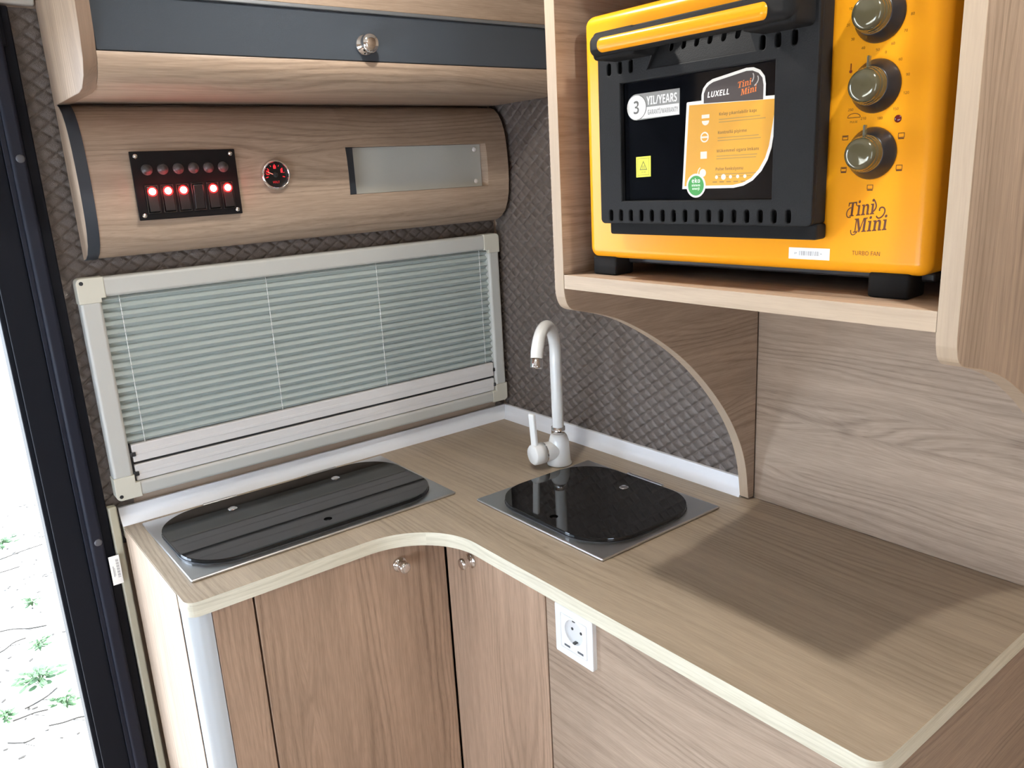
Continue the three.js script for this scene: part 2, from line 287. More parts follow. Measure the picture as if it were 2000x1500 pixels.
// ---------------------------------------------------------------- worktop and base cabinets
const W1 = 0.397, W2 = 0.473, ZE = 1.214, XW = -0.899, TK = 0.024;
{
  const pts = [[-0.0045, 0.0015], [-0.0045, ZE]];
  const arcTo = (cx, cz, r, a0, a1, n) => { for (let i = 0; i <= n; i++) { const a = (a0 + ((a1 - a0) * i) / n) * Math.PI / 180; pts.push([cx + r * Math.cos(a), cz + r * Math.sin(a)]); } };
  arcTo(-W2 + 0.02, ZE - 0.02, 0.02, 90, 180, 6);
  arcTo(-W2 - 0.13, W1 + 0.13, 0.13, 0, -90, 20);
  arcTo(XW + 0.018, W1 - 0.018, 0.018, 90, 180, 6);
  pts.push([XW, 0.0015]);
  const t = thing('worktop', 'L-shaped oak worktop with pale plywood front edge', 'worktop', [-0.45, H - TK, 0.4]);
  const g = plate(pts.slice().reverse(), H - TK, H, 0);
  // split caps and sides: caps take the laminate, sides the pale edge
  const src = clean(uvBox(g, 'z', 0.1, 0.7)), n = src.attributes.normal, pick = (up) => {
    const out = { position: [], normal: [], uv: [] };
    for (let i = 0; i < n.count; i += 3) if ((Math.abs(n.getY(i)) > 0.5) === up) for (const k in out) { const a = src.attributes[k]; for (let j = i * a.itemSize; j < (i + 3) * a.itemSize; j++) out[k].push(a.array[j]); }
    const q = new THREE.BufferGeometry(); for (const k in out) q.setAttribute(k, new THREE.Float32BufferAttribute(out[k], k === 'uv' ? 2 : 3)); return q;
  };
  part('laminate', pick(true), oakTop, t);
  part('front_edge', toCreasedNormals(pick(false), 0.5), plyEdge, t, 'pale layered plywood edge');
}
const knobProfile = [[0, 0], [0.0135, 0], [0.0138, 0.0025], [0.0125, 0.004], [0.008, 0.006], [0.0075, 0.012], [0.0098, 0.015], [0.0105, 0.019], [0.0095, 0.0225], [0.006, 0.0238], [0, 0.024]];
{
  const FZ = 0.385, FX = -0.443, B = 0.09, T = H - TK - 0.0005;
  const c = thing('base_cabinet', 'oak base cabinet below the hob with aluminium corner post', 'cabinet', [-0.67, 0, 0.2]);
  part('carcass', wbx(-0.88, -0.4445, B, T - 0.001, 0.03, FZ - 0.02, 'y'), oakC, c);
  part('side_panel', [wbx(-0.8985, -0.8825, 0.002, T, 0.03, 0.349, 'y', 0.001, 0, 0.2), wbx(-0.9004, -0.8992, 0.002, H - 0.0006, 0.03, 0.350, 'y', 0.0004, 0, 0.2)], oakF, c, 'pale oak side panel facing the doorway');
  { // quarter-round corner post
    const q = [[-0.8985, 0.350]]; for (let i = 0; i <= 10; i++) { const a = Math.PI * (1 + i / 20 * -1); q.push([-0.8635 + 0.035 * Math.cos(a), 0.350 + 0.035 * Math.sin(a)]); }
    q.push([-0.8635, 0.352]);
    part('corner_post', toCreasedNormals(plate(q, 0.002, T), 0.5), aluPost, c, 'rounded aluminium corner post');
  }
  part('filler_panel', wbx(-0.8625, -0.7995, B, T - 0.002, FZ - 0.017, FZ, 'y', 0.0012, 0.3, 0.1), oakC, c);
  const d = part('door', wbx(-0.7965, -0.4455, B, T - 0.002, FZ - 0.017, FZ, 'y', 0.0012, 0.05, 0.85), oakC, c);
  part('knob', lathe(knobProfile).rotateX(Math.PI / 2).translate(-0.54, 0.832, FZ), chrome, d, 'chrome push knob');
  part('plinth', bx(-0.86, -0.45, 0.002, B - 0.002, 0.3, 0.32), blackPlastic, c);
  const s = thing('base_cabinet', 'oak base cabinet below the sink running to the worktop end', 'cabinet', [-0.22, 0, 0.8]);
  part('carcass', wbx(FX + 0.02, -0.006, B, T - 0.001, 0.39, ZE - 0.024, 'y'), oakC, s);
  const d2 = part('door', wbx(FX, FX + 0.017, B, T - 0.002, 0.387, 0.6655, 'y', 0.0012, 0.25, 0.05), oakC, s);
  part('knob', lathe(knobProfile).rotateX(Math.PI / 2).rotateY(-Math.PI / 2).translate(FX, 0.835, 0.468), chrome, d2, 'chrome push knob');
  part('front_panel', wbx(FX, FX + 0.017, B, T - 0.002, 0.6685, ZE - 0.006, 'z', 0.0012, -0.4, 0.0), oakD, s);
  part('end_panel', wbx(FX + 0.018, -0.006, 0.002, T - 0.002, ZE - 0.023, ZE - 0.006, 'x', 0.0012, 0.1, 0.1), oakE, s);
  part('plinth', bx(FX + 0.05, FX + 0.07, 0.002, B - 0.002, 0.4, ZE - 0.03), blackPlastic, s);
  // power socket on the front panel
  const k = thing('power_socket', 'white wall socket with two USB ports under the worktop edge', 'socket', [FX, 0.814, 0.739]);
  const zc = 0.7395, yc = 0.815;
  const facing = (g) => g.rotateY(-Math.PI / 2);                          // shape x -> z, extrusion -> -x
  const fr = shapeOf(roundRect(-0.041, 0.041, -0.041, 0.041, 0.003)); fr.holes.push(shapeOf(roundRect(-0.0285, 0.0285, -0.0285, 0.0285, 0.002)));
  part('cover_frame', facing(extr(fr, 0.007, 0.0012, 2)).translate(FX, yc, zc), whitePlastic, k);
  const ins = shapeOf(roundRect(-0.028, 0.028, -0.028, 0.028, 0.0015)); const hole = new THREE.Path(); hole.absarc(0, 0.006, 0.0195, 0, Math.PI * 2, true); ins.holes.push(hole);
  part('insert', facing(extr(ins, 0.0075, 0.0006, 1)).translate(FX, yc, zc), whitePlastic, k);
  const cup = lathe([[0.0195, 0.0075], [0.019, 0.0015], [0, 0.0014]]).rotateX(Math.PI / 2).translate(0, 0.006, 0);
  part('socket_well', facing(cup).translate(FX, yc, zc), std({ color: rgb(0.72, 0.72, 0.71), roughness: 0.35, side: THREE.DoubleSide }), k);
  for (const y of [0.0245, -0.0125]) part('earth_clip', facing(bx(-0.0025, 0.0025, y - 0.0012, y + 0.0012, 0.002, 0.008)).translate(FX, yc, zc), std({ color: rgb(0.12, 0.12, 0.12), roughness: 0.4, metalness: 0.6 }), k);
  for (const x of [-0.0095, 0.0095]) part('pin_hole', facing(cyl(0.0024, 0.0024, 0.0006, 14).rotateX(Math.PI / 2).translate(x, 0.006, 0.0018)).translate(FX, yc, zc), blackPlastic, k);
  for (const x of [-0.0145, 0.0145]) part('usb_port', facing(bx(x - 0.0062, x + 0.0062, -0.0238, -0.0205, 0.0082, 0.0085)).translate(FX, yc, zc), std({ color: rgb(0.1, 0.11, 0.12), roughness: 0.5 }), k);
}
// ---------------------------------------------------------------- hob, sink, faucet
function lidUnit(t, x0, x1, z0, z1, l, r, buttons, hole, hinges) {
  const [a0, a1, b0, b1] = l, y = H + 0.0003;
  part('steel_plate', plate(roundRect(x0, x1, z0, z1, 0.003, 3), y, y + 0.0045, 0.002, 3), steel, t, 'brushed stainless steel plate');
  const gasket = plate(roundRect(a0 - 0.001, a1 + 0.001, b0 - 0.001, b1 + 0.001, r + 0.001, 12), y + 0.004, y + 0.006, 0.0005, 1);
  part('seal', gasket, blackPlastic, t, 'black rubber seal');
  const sh = shapeOf(roundRect(a0, a1, b0, b1, r, 14).map(([x, z]) => [x, -z])); const h = new THREE.Path(); h.absarc(hole[0], -hole[1], 0.0085, 0, Math.PI * 2, true); sh.holes.push(h);
  const lid = part('glass_lid', extr(sh, 0.004, 0.001, 2).rotateX(-Math.PI / 2).translate(0, y + 0.0061 + 0.001, 0), blackGlass, t, 'glossy black glass lid');
  for (const [x, z] of buttons) part('hinge_button', lathe([[0, 0], [0.0085, 0], [0.0085, 0.0008], [0.006, 0.0022], [0, 0.0026]]).translate(x, y + 0.0121, z), chrome, lid, 'small chrome hinge button');
  for (const [p0, p1, q0, q1] of hinges) part('hinge', bx(p0, p1, y + 0.005, y + 0.013, q0, q1, 0.0015), steel, t);
}
{
  const hob = thing('gas_hob', 'wide built-in hob closed by a black glass lid below the window blind', 'hob', [-0.625, H, 0.19]);
  lidUnit(hob, -0.872, -0.378, 0.04, 0.333, [-0.861, -0.392, 0.06, 0.318], 0.084, [[-0.73, 0.116], [-0.521, 0.114]], [-0.62, 0.287], [[-0.765, -0.7, 0.051, 0.058], [-0.555, -0.49, 0.051, 0.058]]);
  const sink = thing('kitchen_sink', 'square inset sink closed by a black glass lid beside the faucet', 'sink', [-0.228, H, 0.555]);
  lidUnit(sink, -0.370, -0.0845, 0.388, 0.721, [-0.356, -0.1, 0.402, 0.705], 0.085, [[-0.154, 0.557]], [-0.330, 0.562], [[-0.099, -0.092, 0.51, 0.6]]);
  const F = V3(-0.132, H + 0.0003, 0.352), f = thing('faucet', 'white swan-neck mixer faucet with side lever', 'faucet', F.toArray());
  const at = (g) => g.translate(F.x, F.y, F.z);
  part('body', at(lathe([[0, 0], [0.0255, 0], [0.0258, 0.003], [0.0235, 0.006], [0.0225, 0.02], [0.0208, 0.05], [0.0175, 0.061], [0.0145, 0.066], [0.0, 0.066]])), enamelWhite, f);
  part('collar', at(lathe([[0, 0.066], [0.0142, 0.066], [0.0142, 0.08], [0, 0.08]])), chrome, f, 'chrome collar');
  const dir = V3(-0.84, 0, 0.54).normalize(), pts = [];
  pts.push(V3(0, 0.078, 0), V3(0, 0.13, 0), V3(0, 0.18, 0), V3(0, 0.215, 0));
  for (let i = 0; i <= 12; i++) { const a = Math.PI * (1 - (i / 12) * 0.93), R = 0.061; pts.push(V3(dir.x * (R + R * Math.cos(a)), 0.238 + R * Math.sin(a), dir.z * (R + R * Math.cos(a)))); }
  const neck = new THREE.CatmullRomCurve3(pts, false, 'centripetal');
  part('spout', at(new THREE.TubeGeometry(neck, 70, 0.0118, 20)), enamelWhite, f);
  { const e = neck.getPoint(1), tg = neck.getTangent(1), g = lathe([[0.0, -0.001], [0.0112, -0.001], [0.0112, 0.0165], [0.0095, 0.018], [0.0085, 0.018], [0.008, 0.014], [0, 0.014]]);
    g.applyQuaternion(new THREE.Quaternion().setFromUnitVectors(V3(0, 1, 0), tg)).translate(e.x, e.y, e.z); part('aerator', at(g), chrome, f, 'chrome aerator tip'); }
  const hx = V3(-0.975, 0, -0.16).normalize(), q = new THREE.Quaternion().setFromUnitVectors(V3(0, 1, 0), hx), side = (g) => at(g.applyQuaternion(q).translate(0, 0.032, 0));
  part('valve_body', side(cyl(0.019, 0.0205, 0.03, 28).translate(0, 0.021, 0)), enamelWhite, f);
  part('ring', side(cyl(0.0208, 0.0208, 0.0025, 28).translate(0, 0.0372, 0)), chrome, f, 'thin chrome ring');
  const hd = part('handle', side(lathe([[0, 0.0386], [0.0218, 0.0386], [0.0222, 0.05], [0.0215, 0.061], [0.0185, 0.0645], [0, 0.066]])), enamelWhite, f);
  part('lever', at(bx(-0.0045, 0.0045, 0.008, 0.088, -0.0075, 0.0075, 0.0035, 3).applyQuaternion(new THREE.Quaternion().setFromAxisAngle(V3(0, 0, 1), 0.07)).rotateY(0.16).translate(hx.x * 0.056, 0.032, hx.z * 0.056)), enamelWhite, hd);
}
console.log('worktop done');

// ---------------------------------------------------------------- overhead cabinet
{
  const X0 = -0.861, t = thing('overhead_cabinet', 'oak overhead cabinet with rounded underside and dark blue flap', 'cabinet', [-0.44, 1.63, 0.13]);
  const prof = [[0.006, 1.632], [0.205, 1.632]]; for (let i = 1; i <= 10; i++) { const a = (i / 10) * Math.PI / 2; prof.push([0.205 + 0.06 * Math.sin(a), 1.632 + 0.044 * (1 - Math.cos(a))]); }
  prof.push([0.2645, 1.6775], [0.24, 1.678], [0.24, CEIL - 0.003], [0.006, CEIL - 0.003]);
  part('underside', sweepX(prof, X0, -0.008), oakB, t);
  const ep = [[0.002, 1.6295], [0.2, 1.6295], [0.225, 1.633], [0.248, 1.647], [0.262, 1.667], [0.27, 1.7], [0.277, 1.76], [0.286, CEIL - 0.003], [0.002, CEIL - 0.003]];
  part('end_panel', toCreasedNormals(uvBox(sweepX(ep, -0.879, -0.8612), 'y', 0.1, 0.3), 0.5), oakA, t, 'pale oak end panel facing the doorway');
  part('edge_band', uvBox(sweepX([...ep.slice(0, 8), ...ep.slice(0, 8).reverse().map(([z, y]) => [z - 0.0006, y + 0.0006])].map(([z, y]) => [z + 0.0009, y - 0.0007]), -0.8788, -0.8613), 'y'), edgeBrown, t, 'brown edge band');
  const d = part('flap_door', bx(X0 + 0.0015, -0.008, 1.679, 1.7525, 0.2405, 0.2625, 0.0012), navy, t, 'dark blue grey flap');
  part('knob', lathe([[0, 0], [0.0165, 0], [0.0172, 0.003], [0.015, 0.006], [0.0105, 0.009], [0.0105, 0.014], [0.0145, 0.018], [0.0152, 0.023], [0.0125, 0.027], [0.007, 0.0285], [0, 0.0288]]).rotateX(Math.PI / 2).translate(-0.447, 1.704, 0.2625), chrome, d, 'round chrome push knob');
  part('metal_strip', bx(X0 + 0.0015, -0.008, 1.7525, 1.7585, 0.2405, 0.268, 0.0015), stripMetal, t, 'grey metal strip');
  part('upper_panel', wbx(X0 + 0.0015, -0.008, 1.759, CEIL - 0.004, 0.2405, 0.264, 'x', 0.001, 0.2, 0.1), oakA, t);
}
// ---------------------------------------------------------------- switch console
const surf = (y) => { const P = CONS; for (let i = 0; i < P.length - 1; i++) if (y <= P[i][1] && y >= P[i + 1][1]) { const k = (P[i][1] - y) / (P[i][1] - P[i + 1][1]); return P[i][0] + k * (P[i + 1][0] - P[i][0]); } return 0; };
const CONS = [[0.022, 1.6285], [0.036, 1.6235], [0.05, 1.613], [0.061, 1.597], [0.068, 1.58], [0.073, 1.558], [0.0765, 1.53], [0.078, 1.5], [0.077, 1.47], [0.0745, 1.445], [0.069, 1.425], [0.059, 1.406], [0.044, 1.392], [0.025, 1.3835], [0.008, 1.381]];
{
  const t = thing('switch_console', 'bulging oak console panel below the overhead cabinet', 'console', [-0.44, 1.38, 0.04]);
  const Z = 0.0045, cut = (ya, yb) => { const mid = CONS.filter((p) => p[1] < ya && p[1] > yb); return [[surf(ya) || CONS[0][0], ya], ...mid, [surf(yb) || CONS[CONS.length - 1][0], yb]]; };
  const solid = (line) => [[Z, line[0][1]], ...line, [Z, line[line.length - 1][1]]].reverse();
  const rx0 = -0.405, rx1 = -0.069, ry0 = 1.4605, ry1 = 1.55, full = cut(1.6285, 1.381);
  const up = sweepX(solid(cut(1.6285, ry1)), rx0, rx1), lo = sweepX(solid(cut(ry0, 1.381)), rx0, rx1);
  const L = sweepX(solid(full), -0.861, rx0), R = sweepX(solid(full), rx1, -0.012);
  // one continuous grain: v from height for every piece
  const grain = (g) => { g = clean(g); const p = g.attributes.position, uv = g.attributes.uv; for (let i = 0; i < p.count; i++) uv.setXY(i, p.getX(i) + 0.9, (p.getY(i) - 1.38) * 1.1 + (p.getZ(i) < 0.06 ? p.getZ(i) * 0.2 : 0)); return g; };
  part('panel', [L, R, up, lo].map(grain), oakA, t);
  const ep = [[Z, 1.629], ...CONS.map(([z, y]) => [z, y]), [Z, 1.3805]].reverse();
  part('end_panel', uvBox(sweepX(ep, -0.879, -0.8612), 'y'), oakD, t, 'pale end panel');
  const band = CONS.map(([z, y], i) => { const a = CONS[Math.max(0, i - 1)], b = CONS[Math.min(CONS.length - 1, i + 1)], dz = b[0] - a[0], dy = b[1] - a[1], l = Math.hypot(dz, dy); return [z - dy / l * 0.0012, y + dz / l * 0.0012]; });
  part('edge_band', sweepX([...band, ...CONS.slice().reverse()].reverse(), -0.8788, -0.8605), navyEdge, t, 'dark blue grey edge band');
  part('recess_back', bx(rx0 + 0.001, rx1 - 0.001, ry0 + 0.0005, ry1 - 0.0005, 0.05, 0.054), recessGrey, t, 'pale grey plate inside the recess');
  part('recess_lining', bx(rx0 + 0.0004, rx0 + 0.0185, ry0 + 0.0006, ry1 - 0.0006, 0.0542, 0.068, 0.001), navyEdge, t, 'dark lining strip');
  for (const y of [1.539, 1.472]) part('screw_cap', new THREE.SphereGeometry(0.0055, 16, 10).scale(1, 1, 0.5).translate(-0.0855, y, 0.054), whitePlastic, t, 'white screw cap');
}
{ // switch plate with six rockers, five of them lit
  const t = thing('switch_plate', 'black plate with six rocker switches, five glowing red', 'switch panel', [-0.7105, 1.44, 0.078]);
  const S = 0.0785, X = (i) => -0.774 + 0.0253 * i;
  part('plate', bx(-0.7975, -0.6235, 1.441, 1.552, S + 0.0001, S + 0.0035, 0.0012, 2), phys({ color: rgb(0.006, 0.005, 0.0055), roughness: 0.5, specularIntensity: 0.35 }), t);
  const zf = S + 0.0035;
  for (const [x, y] of [[-0.789, 1.5445], [-0.632, 1.5445], [-0.789, 1.4485], [-0.632, 1.4485]]) part('screw', lathe([[0, 0], [0.0038, 0], [0.0034, 0.0014], [0, 0.0018]], 16).rotateX(Math.PI / 2).translate(x, y, zf), chrome, t, 'small chrome screw');
  const capM = std({ color: rgb(0.06, 0.055, 0.055), roughness: 0.35 }), rockM = std({ color: rgb(0.012, 0.012, 0.013), roughness: 0.25 });
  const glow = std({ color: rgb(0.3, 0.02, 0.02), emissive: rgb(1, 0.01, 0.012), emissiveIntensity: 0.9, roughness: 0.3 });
  const core = std({ color: rgb(0.8, 0.4, 0.4), emissive: rgb(1, 0.45, 0.42), emissiveIntensity: 8 });
  for (let i = 0; i < 6; i++) {
    const b = part('breaker_button', lathe([[0, 0.006], [0.004, 0.0058], [0.0045, 0.0035], [0.0072, 0.0035], [0.0086, 0.0015], [0.0092, 0]], 24).rotateX(Math.PI / 2).translate(X(i), 1.5225, zf), capM, t, 'round dark breaker button');
    b.material.side = THREE.DoubleSide;
    const bezel = shapeOf(roundRect(-0.0108, 0.0108, -0.0235, 0.0235, 0.0015)); bezel.holes.push(shapeOf(roundRect(-0.0088, 0.0088, -0.0215, 0.0215, 0.001)));
    part('bezel', extr(bezel, 0.0016, 0.0003).translate(X(i) + 0.002, 1.4745, zf), rockM, t);
    const r = part('rocker', bx(-0.0083, 0.0083, -0.0205, 0.0205, -0.003, 0.0026, 0.001).rotateX(i === 3 ? 0.1 : -0.1).translate(X(i) + 0.002, 1.4745, zf + 0.0008), rockM, t);
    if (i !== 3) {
      part('led_halo', cyl(0.0086, 0.0078, 0.0012, 20).rotateX(Math.PI / 2 - 0.1).translate(X(i) + 0.0025, 1.487, zf + 0.0021), glow, r, 'red disc for the glow around the led');  // emissive disc standing for the red halo around the LED
      part('led', new THREE.SphereGeometry(0.0058, 14, 8).scale(1, 1, 0.4).translate(X(i) + 0.0025, 1.487, zf + 0.0028), core, r, 'glowing red light');
      const p = new THREE.PointLight(rgb(1, 0.05, 0.05), 0.003); p.position.set(X(i) + 0.0025, 1.487, zf + 0.012); p.shadow.radius = 0.25; p.castShadow = true; scene.add(p);
    }
  }
}
{ // round gauge
  const c = [-0.5535, 1.505], z = surf(1.505), t = thing('gauge', 'round chrome-rimmed gauge with red lit dial', 'gauge', [c[0], c[1], z]);
  const at = (g) => g.rotateX(Math.PI / 2).translate(c[0], c[1], z);
  part('rim', at(lathe([[0.0225, 0.001], [0.0225, 0.0075], [0.0245, 0.009], [0.0268, 0.0075], [0.0275, 0.004], [0.0275, -0.002]], 48)), chrome, t, 'chrome rim');
  const draw = (bg) => (x, w) => {
    x.fillStyle = bg; x.fillRect(0, 0, w, w); x.translate(w / 2, w / 2); x.strokeStyle = '#ff3040'; x.fillStyle = '#ff3040';
    for (let i = 0; i <= 8; i++) { const a = Math.PI * (1.08 - i * 0.145) ; x.lineWidth = i % 2 ? 5 : 9; const r0 = i % 2 ? 88 : 78; x.beginPath(); x.moveTo(Math.cos(a) * r0, -Math.sin(a) * r0); x.lineTo(Math.cos(a) * 104, -Math.sin(a) * 104); x.stroke(); }
    x.fillRect(-14, -92, 28, 46 - 14); x.fillRect(60, -52, 22, 34); x.fillRect(-94, -44, 30, 14); x.fillRect(-96, -12, 34, 10);
    x.font = 'bold 30px sans-serif'; x.textAlign = 'center'; x.fillStyle = '#c01828'; x.fillText('VOLT', 0, 84);
    x.strokeStyle = '#ffb0a0'; x.lineWidth = 8; x.beginPath(); x.moveTo(0, 6); x.lineTo(-78, -30); x.stroke();
  };
  const face = std({ map: canvasTex(256, 256, draw('#050303')), emissiveMap: canvasTex(256, 256, draw('#000000')), emissive: rgb(1, 0.55, 0.5), emissiveIntensity: 0.7, roughness: 0.4 });
  part('dial', new THREE.CircleGeometry(0.0228, 40).translate(c[0], c[1], z + 0.0025), face, t, 'black dial with red lit marks');
  part('hub', at(lathe([[0, 0.006], [0.004, 0.0055], [0.0045, 0.0025]], 20)), blackPlastic, t);
}
// ---------------------------------------------------------------- pleated window blind
{
  const x0 = -0.9025, x1 = -0.0135, y0 = 0.9515, y1 = 1.352, zb = 0.0015, zf = 0.03, t = thing('pleated_window_blind', 'closed pleated blind in a cream cassette frame above the hob', 'blind', [(x0 + x1) / 2, y0, 0.015]);
  const bw = 0.035, c = 0.043;
  const bar = (a, b, c2, d) => bx(a, b, c2, d, zb, zf - 0.001, 0.006, 3);
  part('frame_bar', bar(x0 + c - 0.004, x1 - c + 0.004, y1 - bw, y1 - 0.001), frameGrey, t, 'pale grey top frame bar');
  part('frame_bar', bar(x0 + c - 0.004, x1 - c + 0.004, y0 + 0.001, y0 + 0.0275), frameGrey, t, 'pale grey bottom frame bar');
  part('frame_bar', bar(x0 + 0.001, x0 + bw, y0 + c - 0.004, y1 - c + 0.004), frameGrey, t, 'pale grey side frame bar beside the doorway');
  part('frame_bar', bar(x1 - 0.031, x1 - 0.001, y0 + c - 0.004, y1 - c + 0.004), frameGrey, t, 'pale grey side frame bar beside the quilted wall');
  const capShape = (w, h) => { const s = roundRect(0, c, 0, c, 0.009, 6).filter(() => true); const r = 0.009, o = []; for (let i = 0; i <= 6; i++) { const a = Math.PI / 2 + (i / 6) * Math.PI / 2; o.push([r + r * Math.cos(a), c - r + r * Math.sin(a)]); } return shapeOf([...o, [0, 0], [w, 0], [w, c - h], [c, c - h], [c, c]]); };
  for (const [sx, sy, px, py, w, h, hole] of [[1, 1, x0, y1, 0.0355, 0.0355, 1], [-1, 1, x1, y1, 0.0315, 0.0355, 0], [1, -1, x0, y0, 0.0355, 0.028, 1], [-1, -1, x1, y0, 0.0315, 0.028, 0]]) {
    const g = clean(extr(capShape(w, h), zf - zb - 0.0024, 0.0012, 2)).translate(0, -c, zb + 0.0012).scale(sx, sy, 1);
    if (sx * sy < 0) { const p = g.attributes.position, n = g.attributes.normal; for (let i = 0; i < p.count; i += 3) for (const a of [p, n]) { const v = [a.getX(i), a.getY(i), a.getZ(i)]; a.setXYZ(i, a.getX(i + 1), a.getY(i + 1), a.getZ(i + 1)); a.setXYZ(i + 1, ...v); } }
    const cp = part('corner_cap', g.translate(px, py, 0), cream, t, 'cream plastic corner cap');
    if (hole) part('screw_hole', cyl(0.0034, 0.0034, 0.0006, 14).rotateX(Math.PI / 2).translate(px + sx * 0.008, py - sy * 0.008, zf + 0.0001), blackPlastic, cp);
  }
  // pleats
  const yb = 1.049, yt = y1 - bw + 0.002, N = 18, pl = [];
  for (let i = 0; i <= N * 2; i++) pl.push([i % 2 ? 0.0225 : 0.0125, yt - ((yt - yb) * i) / (N * 2)]);
  const g = sweepX(pl, x0 + bw - 0.003, x1 - 0.029, false, false); part('pleated_cloth', g, blindCloth, t, 'grey green pleated cloth');
  const bars = [[1.0155, 1.0485], [0.980, 1.0105]];
  for (const [a, b] of bars) {
    const m = part('pull_bar', [bx(x0 + bw + 0.004, x1 - 0.034, a, b, 0.01, 0.0245, 0.002, 2), bx(x0 + bw + 0.004, x1 - 0.034, (a + b) / 2 - 0.003, (a + b) / 2 + 0.003, 0.012, 0.0252, 0.0006, 1)], aluBar, t, 'pale aluminium pull bar');
    for (const x of [x0 + bw + 0.0035, x1 - 0.0335]) part('end_clip', bx(x - 0.003, x + 0.006 * (x < -0.5 ? 1 : 0.4), (a + b) / 2 - 0.005, (a + b) / 2 + 0.003, 0.018, 0.0272, 0.0008), blackPlastic, m);
  }
  part('bar_gap', [bx(x0 + bw + 0.003, x1 - 0.033, 1.0085, 1.0165, 0.006, 0.018), bx(x0 + bw - 0.001, x0 + bw + 0.004, 0.978, 1.049, 0.006, 0.02), bx(x1 - 0.034, x1 - 0.0305, 0.978, 1.049, 0.006, 0.02)], blackPlastic, t, 'black strips filling the gaps around the pull bars');  // black boxes fill the gaps between and beside the pull bars
  for (const x of [-0.838, -0.575, -0.335, -0.067]) part('cord', cyl(0.0006, 0.0006, yt - yb, 6).translate(x, (yt + yb) / 2, 0.0213), whitePlastic, t, 'thin white cord');
}
console.log('window wall done');

// ---------------------------------------------------------------- oven cabinet
{
  const t = thing('oven_cabinet', 'open oak niche cabinet with curved side panels holding the oven', 'cabinet', [-0.2, 0.9, 0.97]);
  const D = -0.4386, X = -0.0055, TOP = CEIL - 0.003;
  const curve = [[-0.4375, 1.322], [-0.434, 1.312], [-0.427, 1.3045], [-0.405, 1.2975], [-0.383, 1.292], [-0.338, 1.277], [-0.291, 1.254], [-0.241, 1.224], [-0.187, 1.184], [-0.13, 1.13], [-0.08, 1.07], [-0.048, 1.017], [-0.03, 0.969], [-0.019, 0.9035]];
  const sp = new THREE.CatmullRomCurve3(curve.map(([x, y]) => V3(x, y, 0)), false, 'centripetal').getPoints(60).map((p) => [p.x, p.y]);
  const outline = [[X, TOP], [D, TOP], [D, 1.33], ...sp, [X, 0.9035]];
  const edgeLine = [[D, TOP], [D, 1.33], ...sp];
  for (const [z, mat, label] of [[0.715, oakE, 'side panel next to the quilted wall'], [1.218, oakA, 'side panel at the open end']]) {
    const g = uvBox(extr(shapeOf(outline.slice().reverse()), 0.018).translate(0, 0, z), z < 1 ? 'x' : 'y', 0.5, z < 1 ? -0.9 : 0.2);
    const s = part('side_panel', g, mat, t, label);
    const inn = edgeLine.map(([x, y], i) => { const a = edgeLine[Math.max(0, i - 1)], b = edgeLine[Math.min(edgeLine.length - 1, i + 1)], dx = b[0] - a[0], dy = b[1] - a[1], l = Math.hypot(dx, dy); return [x + (dy / l) * 0.0008, y - (dx / l) * 0.0008]; });
    const e = extr(shapeOf([...inn, ...edgeLine.slice().reverse()]), 0.0178).translate(0, 0, z + 0.0001);
    part('edge_band', toCreasedNormals(uvBox(e, 'y', 0, z), 0.5), edgeOak, s, 'light edge band');
  }
  part('shelf', wbx(D + 0.001, X, 1.333, 1.351, 0.7335, 1.2175, 'z', 0.0008, 0.2, 0.3), oakE, t);
  part('shelf_edge', uvBox(bx(D - 0.0002, D + 0.0012, 1.3328, 1.3512, 0.7335, 1.2175), 'z', 0.1, 0.2), edgeOak, t, 'light edge band of the shelf');
  part('top_board', wbx(D + 0.001, X, 1.752, 1.77, 0.7335, 1.2175, 'z', 0.0008), oakE, t);
  part('top_front', wbx(D, D + 0.017, 1.771, TOP, 0.7335, 1.2175, 'z', 0.0008), oakB, t);
}
